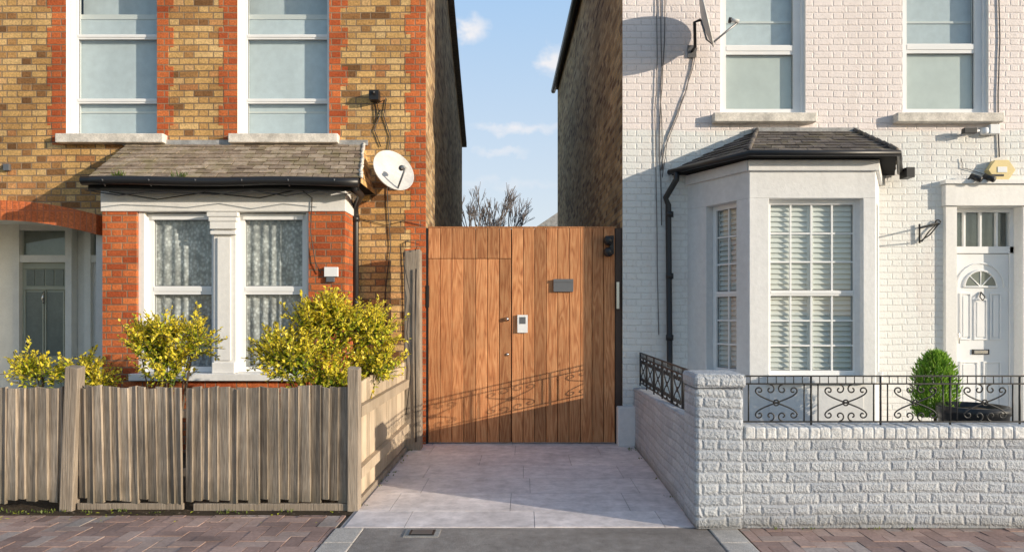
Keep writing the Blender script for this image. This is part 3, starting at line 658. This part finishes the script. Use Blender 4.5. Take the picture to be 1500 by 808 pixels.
mb.box(X(758,7.87),X(773,7.87),7.872,gy-.003,Z(487,7.87),Z(461,7.87),UPVC); mb.box(X(761,7.87),X(770,7.87),7.868,7.8715,Z(474,7.87),Z(464,7.87),GREYM)
kx=X(743,7.87)
for zz,r_ in ((Z(467,7.87),.024),(Z(519,7.87),.018)):
    mb.lathe((0,0,0),[(0,.045 if r_>.02 else .012),(r_,.035 if r_>.02 else .010),(r_*.9,.02 if r_>.02 else .004),(r_*1.1,0)],STEEL,16,T=Matrix.Translation((kx,gy-.001,zz))@Matrix.Rotation(math.pi/2,4,'X'))
for a,b in ((891,352),(891,369)):
    mb.lathe((X(a,7.83),7.83,Z(b,7.83)),[(0,.055),(.03,.05),(.05,.03),(.056,0),(.05,-.03),(.03,-.05),(0,-.055)],BLK,16)
mb.box(X(893,7.86),X(899,7.86),7.84,gy,Z(372,7.85),Z(345,7.85),BLK)
mb.box(X(903,7.83),X(907,7.83),7.82,gy-.005,Z(452,7.85),Z(413,7.85),STEEL); mb.box(X(624,7.85),X(628,7.85),7.86,gy-.003,Z(450,7.87),Z(418,7.87),BLK)
mb.build('timber_gate')
# ------------------------------------------------------------------ fence left
F1=empty('timber_fence',(-3.5,5.26,0)); fy=5.26
mb=MB()
def fboard(x,w,z0,z1,tilt,y=fy,mat=FENW):
    t1,t0=.028,.005; dx=tilt*(z1-z0); ya=y+R(-.006,.003); s=R(-.008,.008); k=R(.3,.65)
    def ring(z,o,s0,s1): return [(x+o,ya-t0,z+s0),(x+w*k+o,ya-t0-(t1-t0)*R(.1,.65),z),(x+w+o,ya-t1,z+s1),(x+w+o,ya+.004,z+s1),(x+o,ya+.004,z+s0)]
    vs=ring(z0,0,0,0)+ring(z1,dx,-s,s)
    mb.add(vs,[(4,3,2,1,0),(5,6,7,8,9)]+[(i,(i+1)%5,(i+1)%5+5,i+5) for i in range(5)],mat)
def panel(xa,xb,zt0,zt1,tl):
    x=xa
    while x<xb-.02:
        w=min(R(.052,.096),xb-x); t=(x-xa)/(xb-xa); fboard(x,w+.002,R(.04,.09),zt0+(zt1-zt0)*t+R(-.013,.010),tl+R(-.008,.008)); x+=w
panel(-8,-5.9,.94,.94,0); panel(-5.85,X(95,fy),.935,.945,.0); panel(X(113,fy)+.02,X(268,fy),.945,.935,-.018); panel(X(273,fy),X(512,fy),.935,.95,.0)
mb.build('boards',F1)
mb=MB()
for x_,w_,t_,l in ((X(92,fy),.10,1.10,.045),(X(511,fy),.085,1.09,0),(-5.88,.1,1.05,0)):
    mb.add([(x_,fy-.05,-.05),(x_+w_,fy-.05,-.05),(x_+w_,fy+.05,-.05),(x_,fy+.05,-.05),(x_+l,fy-.045,t_),(x_+w_+l,fy-.045,t_-.015),(x_+w_+l,fy+.05,t_),(x_+l,fy+.05,t_+.01)],[(0,3,2,1),(4,5,6,7),(0,1,5,4),(1,2,6,5),(2,3,7,6),(3,0,4,7)],POSTW)
mb.box(-8,-1.36,fy+.006,fy+.05,.70,.76,POSTW); mb.box(-8,-1.36,fy+.006,fy+.05,.25,.31,POSTW)
mb.box(X(285,fy),X(520,fy),fy-.028,fy+.006,-.01,.05,POSTW); mb.box(X(115,fy),X(270,fy),fy-.02,fy+.006,.0,.05,POSTW)
mb.build('posts_and_rails',F1,bevel=.006)
F2=empty('timber_fence',(-1.3,6.5,0)); mb=MB(); sxf=-1.31; y=5.33
while y<7.62:
    w=R(.08,.1); mb.box(sxf-.02,sxf-.004+R(-.003,.003),y,y+w-.002,.05,.965+R(-.012,.012)+.0*(y),FENS); y+=w
for z_ in (.70,.22): mb.box(sxf-.002,sxf+.045,5.32,7.6,z_,z_+.085,FENS)
mb.box(sxf-.01,sxf+.02,5.30,7.62,-.01,.045,POSTW)
mb.build('boards_and_rails',F2)
mb=MB(); mb.add([(-1.33,7.52,0),(-1.14,7.52,0),(-1.14,7.68,0),(-1.33,7.68,0),(-1.325,7.53,2.2),(-1.15,7.53,2.22),(-1.15,7.68,2.21),(-1.325,7.68,2.19)],[(0,3,2,1),(4,5,6,7),(0,1,5,4),(1,2,6,5),(2,3,7,6),(3,0,4,7)],POSTW)
mb.build('tall_post',F2,bevel=.012)
mb=MB(); mb.tube([(-1.2,7.50,2.2),(-1.16,7.49,2.27),(-1.3,7.50,2.3),(-1.33,7.50,2.1),(-1.25,7.5,1.7),(-1.29,7.5,1.3),(-1.24,7.5,.9),(-1.3,7.5,.4)],.005,BLK,5); mb.tube([(-1.19,7.5,2.0),(-1.2,7.5,1.2),(-1.19,7.5,.1)],.008,BLK,5); mb.build('post_cable',F2)
# ------------------------------------------------------------------ garden wall right
G=empty('garden_wall',(3.5,4.86,0)); mb=MB(); wy=4.76
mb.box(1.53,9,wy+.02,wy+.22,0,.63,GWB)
mb.build('front_wall',G,bevel=.01)
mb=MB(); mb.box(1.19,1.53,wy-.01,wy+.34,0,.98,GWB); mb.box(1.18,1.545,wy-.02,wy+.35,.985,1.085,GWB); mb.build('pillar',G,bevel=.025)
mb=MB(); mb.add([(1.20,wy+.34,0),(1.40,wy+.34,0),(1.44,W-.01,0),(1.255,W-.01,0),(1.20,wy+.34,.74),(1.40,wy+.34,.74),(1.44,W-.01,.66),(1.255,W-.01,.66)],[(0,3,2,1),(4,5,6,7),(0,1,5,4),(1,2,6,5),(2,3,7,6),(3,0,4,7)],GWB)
mb.build('side_wall',G,bevel=.02)
mb=MB(); x=1.535
COP=simple('coping_paint',(.76,.77,.78),.6,.3,var=.28,scale=18,bd=.010,bscale=35)
while x<8.9:
    w=.075; zt_=.715+R(-.005,.004); mb.box(x+.001,x+w-.001,wy-.004+R(-.004,.004),wy+.235,.632,zt_,COP); x+=w
mb.box(1.532,8.9,wy+.002,wy+.23,.628,.705,COP)
mb.build('brick_on_edge_coping',G,bevel=.010)
def spiral(cx,cz,r0,turns,start,sgn,n=22):
    return [(cx+r0*(1-k/n*.8)*math.cos(start+sgn*turns*2*math.pi*k/n),cz+r0*(1-k/n*.8)*math.sin(start+sgn*turns*2*math.pi*k/n)) for k in range(n+1)]
def railing(name,P,Q,zb,zt,mod=.50):
    mb=MB(); T,L=frameT(Vector(P),Vector(Q)); rad=.0055
    t=lambda pts,r=rad:mb.tube([(a,0,b) for a,b in pts],r,IRON,6,T=T)
    for z_ in (zt,zt-.055,zb+.02): mb.box(0,L,-.008,.008,z_-.005,z_+.005,IRON,T)
    n=max(1,round(L/mod)); m=L/n; h=zt-.055-zb-.02; z0=zb+.02; z1=zt-.055
    for i in range(n+1):
        t([(min(L,i*m),zb-.02),(min(L,i*m),zt+.0)],.008)
    for i in range(n):
        o=i*m; cxm=o+m/2
        for s in (-1,1):
            pts=[]
            for k in range(21):
                q=k/20; pts.append((cxm+s*m*.30*math.cos(math.pi*q), z0+.05+(h-.1)*q+.0))
            t(pts)
            t(spiral(cxm+s*(m*.30-.028),z0+.05,.028,.9,0 if s>0 else math.pi,-s)); t(spiral(cxm-s*(m*.30-.028),z1-.05,.028,.9,math.pi if s>0 else 0,-s))
            t([(cxm+s*m*.40,z0),(cxm+s*m*.40,z1)],.0055)
            t(spiral(cxm+s*.045,z1-.04,.036,.95,math.pi/2,s)); t(spiral(cxm+s*.045,z0+.04,.036,.95,-math.pi/2,-s))
        t([(cxm+.02*math.cos(a),z0+h/2+.02*math.sin(a)) for a in [k*math.pi/6 for k in range(13)]])
        for k in range(1,8): t([(o+m*k/8,z1),(o+m*k/8,z1+.055)],.0035)
    return mb.build(name)
railing('iron_railing',(1.55,wy+.11),(7.5,wy+.11),.715,1.06,.5)
railing('iron_railing',(1.33,W-.03),(1.29,wy+.36),.70,1.06,.42)
# ------------------------------------------------------------------ vegetation
def leaf(mb,p,d,up,L,w,mat):
    s=d.cross(up); 
    if s.length<1e-3: s=Vector((1,0,0))
    s.normalize(); n_=s.cross(d).normalized()
    mb.add([p,p+d*L*.5+s*w*.5+n_*w*.18,p+d*L,p+d*L*.5-s*w*.5+n_*w*.18],[(0,1,2),(0,2,3)],mat)
def rv(): 
    v=Vector((random.gauss(0,1),random.gauss(0,1),random.gauss(0,1))); return v.normalized()
def bush(name,blobs,shoots,base,Ls=.056,upb=.75,yel=1.0):
    mb=MB(); b0=Vector(base)
    for i in range(9):
        c,r=random.choice(blobs); c=Vector(c); mb.tube([b0+Vector((R(-.05,.05),R(-.04,.04),0)),b0.lerp(c,.5)+rv()*.04,c+rv()*.06],.012,BARK,6,taper=.004)
    for k in range(shoots):
        c,r=random.choice(blobs); c=Vector(c); r=Vector(r); d0=rv()
        st=c+Vector((d0.x*r.x,d0.y*r.y,d0.z*r.z))*R(.1,.82)
        d=(Vector((d0.x,d0.y,d0.z*.8))*R(.4,1)+Vector((0,0,upb))*R(.5,1.2)+rv()*.25).normalized()
        ln=R(.07,.28)*(.7+r.z); n=int(ln/.013); ends=st+d*ln
        mb.tube([st,ends],.003,BARK,3)
        hh=((ends-c).x/r.x)**2+((ends-c).y/r.y)**2+((ends-c).z/r.z)**2
        for j in range(n):
            q=j/n; p=st+d*ln*q+rv()*.006; ld=(rv()*.9+d*.7).normalized()
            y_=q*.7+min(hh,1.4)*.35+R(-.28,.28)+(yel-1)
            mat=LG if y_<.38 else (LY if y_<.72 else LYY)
            leaf(mb,p,ld,Vector((0,0,1))+rv()*.4,Ls*R(.65,1.15)*(1-.35*q),Ls*.52*R(.7,1.1),mat)
    return mb.build(name,recalc=False)
bp=lambda a,b,y:(X(a,y),y,Z(b,y))
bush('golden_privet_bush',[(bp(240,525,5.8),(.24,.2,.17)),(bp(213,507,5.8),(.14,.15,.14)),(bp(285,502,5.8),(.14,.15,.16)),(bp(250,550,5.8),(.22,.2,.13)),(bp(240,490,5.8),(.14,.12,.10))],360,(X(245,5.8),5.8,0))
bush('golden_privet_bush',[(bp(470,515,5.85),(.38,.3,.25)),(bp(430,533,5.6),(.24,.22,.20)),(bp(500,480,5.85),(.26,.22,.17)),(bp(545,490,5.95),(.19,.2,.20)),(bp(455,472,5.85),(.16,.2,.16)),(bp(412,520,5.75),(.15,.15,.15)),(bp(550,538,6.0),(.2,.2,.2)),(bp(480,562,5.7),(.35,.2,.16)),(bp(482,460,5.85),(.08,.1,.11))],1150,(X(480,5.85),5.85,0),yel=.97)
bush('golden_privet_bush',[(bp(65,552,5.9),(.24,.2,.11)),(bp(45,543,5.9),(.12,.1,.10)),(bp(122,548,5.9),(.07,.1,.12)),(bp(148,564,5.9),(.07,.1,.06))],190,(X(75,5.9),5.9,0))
PC=empty('potted_conifer',(X(1370,6.4),6.4,0)); cx_,cy_=X(1370,6.4),6.4
mb=MB(); zb_=Z(612,6.4); zt_=Z(518,6.4)
for k in range(4200):
    q=R(0,1); rr=.215*math.sqrt(max(0,1-(1.55*q-.55)**2 if q>.355 else 1-.25*(1-q/.355)**2))*(.85+.15*math.sin(q*21+k%7)); a=R(0,6.283); rad=rr*math.sqrt(R(.15,1))
    p=Vector((cx_+math.cos(a)*rad,cy_+math.sin(a)*rad,zb_+(zt_-zb_)*q)); d=(Vector((math.cos(a)*.5,math.sin(a)*.5,1))+rv()*.5).normalized()
    leaf(mb,p,d,rv(),R(.03,.075),.014,LC if R(0,1)<.88 else LW)
mb.build('foliage',PC,recalc=False)
mb=MB(); mb.lathe((cx_,cy_,0),[(0,0),(.15,0),(.19,.36),(.20,.42),(.18,.42),(.17,.38),(0,.38)],BLK,20)
mb.tube([(cx_,cy_,0.38),(cx_,cy_,1.1)],.015,BARK,6); mb.build('pot',PC)
cx_,cy_=X(1425,6.0),6.0; rr=.27
mb=MB(); mb.lathe((cx_,cy_,0),[(0,0),(rr*.7,0),(rr*.9,.3),(rr,.62),(rr*1.05,.64),(rr*1.05,.70),(rr*.92,.70),(rr*.9,.60),(0,.6)],BLK,28)
for k in range(10): mb.tube([(cx_+rr*(.72+.27*k/10+.01)*math.cos(t/14*6.283),cy_+rr*(.72+.27*k/10+.01)*math.sin(t/14*6.283),.06*k+.04) for t in range(14)],.012,BLK,5,closed=True)
mb.lathe((cx_,cy_,.6),[(rr*.85,.03),(rr*.5,.07),(0,.09)],SOIL,20)
mb.build('rattan_planter')
def weeds(name,pts,h=.06,n=14):
    mb=MB()
    for p in pts:
        for k in range(n):
            a=Vector(p)+Vector((R(-.05,.05),R(-.02,.02),0)); d=(Vector((R(-.6,.6),R(-.6,.3),1))).normalized(); leaf(mb,a,d,rv(),h*R(.4,1.2),.010,LW)
    return mb.build(name,recalc=False)
weeds('weeds',[(R(-5,-3.0),R(5.14,5.22),-.004) for k in range(22)]+[(R(-3,-1.4),R(5.14,5.2),-.006) for k in range(5)],.03,8)
weeds('weeds',[(1.2,R(5.1,7.7),0) for k in range(6)]+[(-1.27,R(5.3,7.6),0) for k in range(14)]+[(R(1.4,6),4.755,0) for k in range(8)],.026,7)
weeds('gutter_weeds',[(X(172,7.15)+R(-.04,.04),7.16,2.93) for k in range(7)]+[(X(262,7.15)+R(-.03,.03),7.16,2.93) for k in range(3)],.08,10)
mb=MB()
for k in range(150):
    p=Vector((R(-5.2,-1.3),5.2-abs(random.gauss(0,.15)),.004+R(0,.004))); a=R(0,6.28); leaf(mb,p,Vector((math.cos(a),math.sin(a),.15)).normalized(),Vector((0,0,1)),R(.015,.04),.018,random.choice((BARK,BARK,LY)))
mb.build('fallen_leaves',recalc=False)
# ------------------------------------------------------------------ background
random.seed(21)
mb=MB()
def grow(p,d,L,r,dep):
    q=p+d*L; m_=p.lerp(q,.5)+rv()*L*.05; mb.tube([p,m_,q],r,TWIG,4,taper=r*.78)
    if dep==0: return
    for k in range(3):
        nd=(d*1.0+rv()*.42+Vector((0,0,.2))).normalized(); grow(p.lerp(q,R(.6,1)),nd,L*R(.62,.80),max(r*.62,.011),dep-1)
grow(Vector((-1.95,33,-.1)),Vector((0.0,0,1)),2.75,.11,6)
mb.build('bare_tree')
DH=empty('distant_house',(3,34,0)); mb=MB()
mb.box(.85,7,32,38,0,5.75,RENDER); mb.build('walls',DH)
mb=MB(); mb.add([(.6,31.8,5.6),(7.2,31.8,5.6),(7.2,38.2,5.6),(.6,38.2,5.6),(3.9,31.8,7.8),(3.9,38.2,7.8)],[(0,1,4),(2,3,5),(0,4,5,3),(1,2,5,4),(0,3,2,1)],LEAD); mb.build('roof',DH)
# ------------------------------------------------------------------ light
SA,SC=2.0,.46
d=Vector((-SA,1,-SC)).normalized()
sun=bpy.data.lights.new('sun','SUN'); sun.energy=5; sun.angle=math.radians(.5); sun.color=(1,.87,.69)
so=bpy.data.objects.new('sun',sun); so.rotation_euler=d.to_track_quat('-Z','Y').to_euler(); so.location=(10,-6,8); scene.collection.objects.link(so)
wd=bpy.data.worlds.new('World'); scene.world=wd; wd.use_nodes=True; t=wd.node_tree; t.nodes.clear()
class WN(NB):
    def __init__(s,t): s.t=t
wn=WN(t); out=wn.n('OutputWorld'); bg=wn.n('Background'); t.links.new(bg.outputs[0],out.inputs[0]); bg.inputs[1].default_value=.15
sky=wn.n('TexSky'); sky.sky_type='NISHITA'; sky.sun_disc=False; sky.sun_elevation=math.atan2(SC,math.hypot(SA,1)); sky.sun_rotation=math.atan2(SA,-1); sky.air_density=1.0; sky.dust_density=.8; sky.ozone_density=1.2
tc=wn.n('TexCoord').outputs['Generated']; sp=wn.n('SeparateXYZ'); t.links.new(tc,sp.inputs[0])
yy=wn.m('MAXIMUM',sp.outputs[1],.05); u=wn.m('DIVIDE',sp.outputs[0],yy); v=wn.m('DIVIDE',sp.outputs[2],yy)
nz=wn.noise(wn.scale(tc,(1,1,1.6)),26,3,.62)
wa=wn.m('MULTIPLY',wn.m('SUBTRACT',nz,.5),.06); u=wn.m('ADD',u,wa); v=wn.m('ADD',v,wn.m('MULTIPLY',wn.m('SUBTRACT',wn.noise(tc,34,3,.6),.5),.035))
acc=None
for (dx,dz_,s1,s2,am) in ((-.074,.418,.024,.020,1.0),(-.005,.272,.07,.010,.8),(-.03,.238,.045,.008,.55),(.055,.37,.028,.026,.85),(-.02,.19,.10,.012,.4)):
    a=wn.m('POWER',wn.m('ABSOLUTE',wn.m('DIVIDE',wn.m('SUBTRACT',u,dx),s1)),2.0); b=wn.m('POWER',wn.m('ABSOLUTE',wn.m('DIVIDE',wn.m('SUBTRACT',v,dz_),s2)),2.0)
    e_=wn.m('MULTIPLY',wn.m('EXPONENT',wn.m('MULTIPLY',wn.m('ADD',a,b),-1.0)),am); acc=e_ if acc is None else wn.m('ADD',acc,e_)
front=wn.m('GREATER_THAN',sp.outputs[1],.05); acc=wn.m('MULTIPLY',acc,front)
f=wn.mr(wn.m('MULTIPLY',acc,wn.m('ADD',nz,.1)),.12,.60)
haze=wn.mix(wn.mr(sp.outputs[2],.10,.50),(5.2,5.7,6.1),(2.4,4.1,6.4))
base=wn.mix(wn.mr(sp.outputs[1],-.3,.5,.30,.88),sky.outputs[0],haze)  # added haze, stronger ahead and weaker behind the camera to deepen shadows
col=wn.mix(wn.m('MULTIPLY',f,.85),base,(6.3,6.1,6.1))
t.links.new(col,bg.inputs[0])
# ------------------------------------------------------------------ camera
cam=bpy.data.cameras.new('camera'); cam.sensor_width=36; cam.lens=24.0; cam.shift_x=-18/1500; cam.shift_y=56/1500; cam.clip_end=1500; cam.clip_start=.05
co=bpy.data.objects.new('camera',cam); co.location=(0,0,1.5); co.rotation_euler=(math.pi/2,0,0); scene.collection.objects.link(co); scene.camera=co
scene.view_settings.view_transform='Standard'; scene.view_settings.look='None'; scene.view_settings.exposure=0
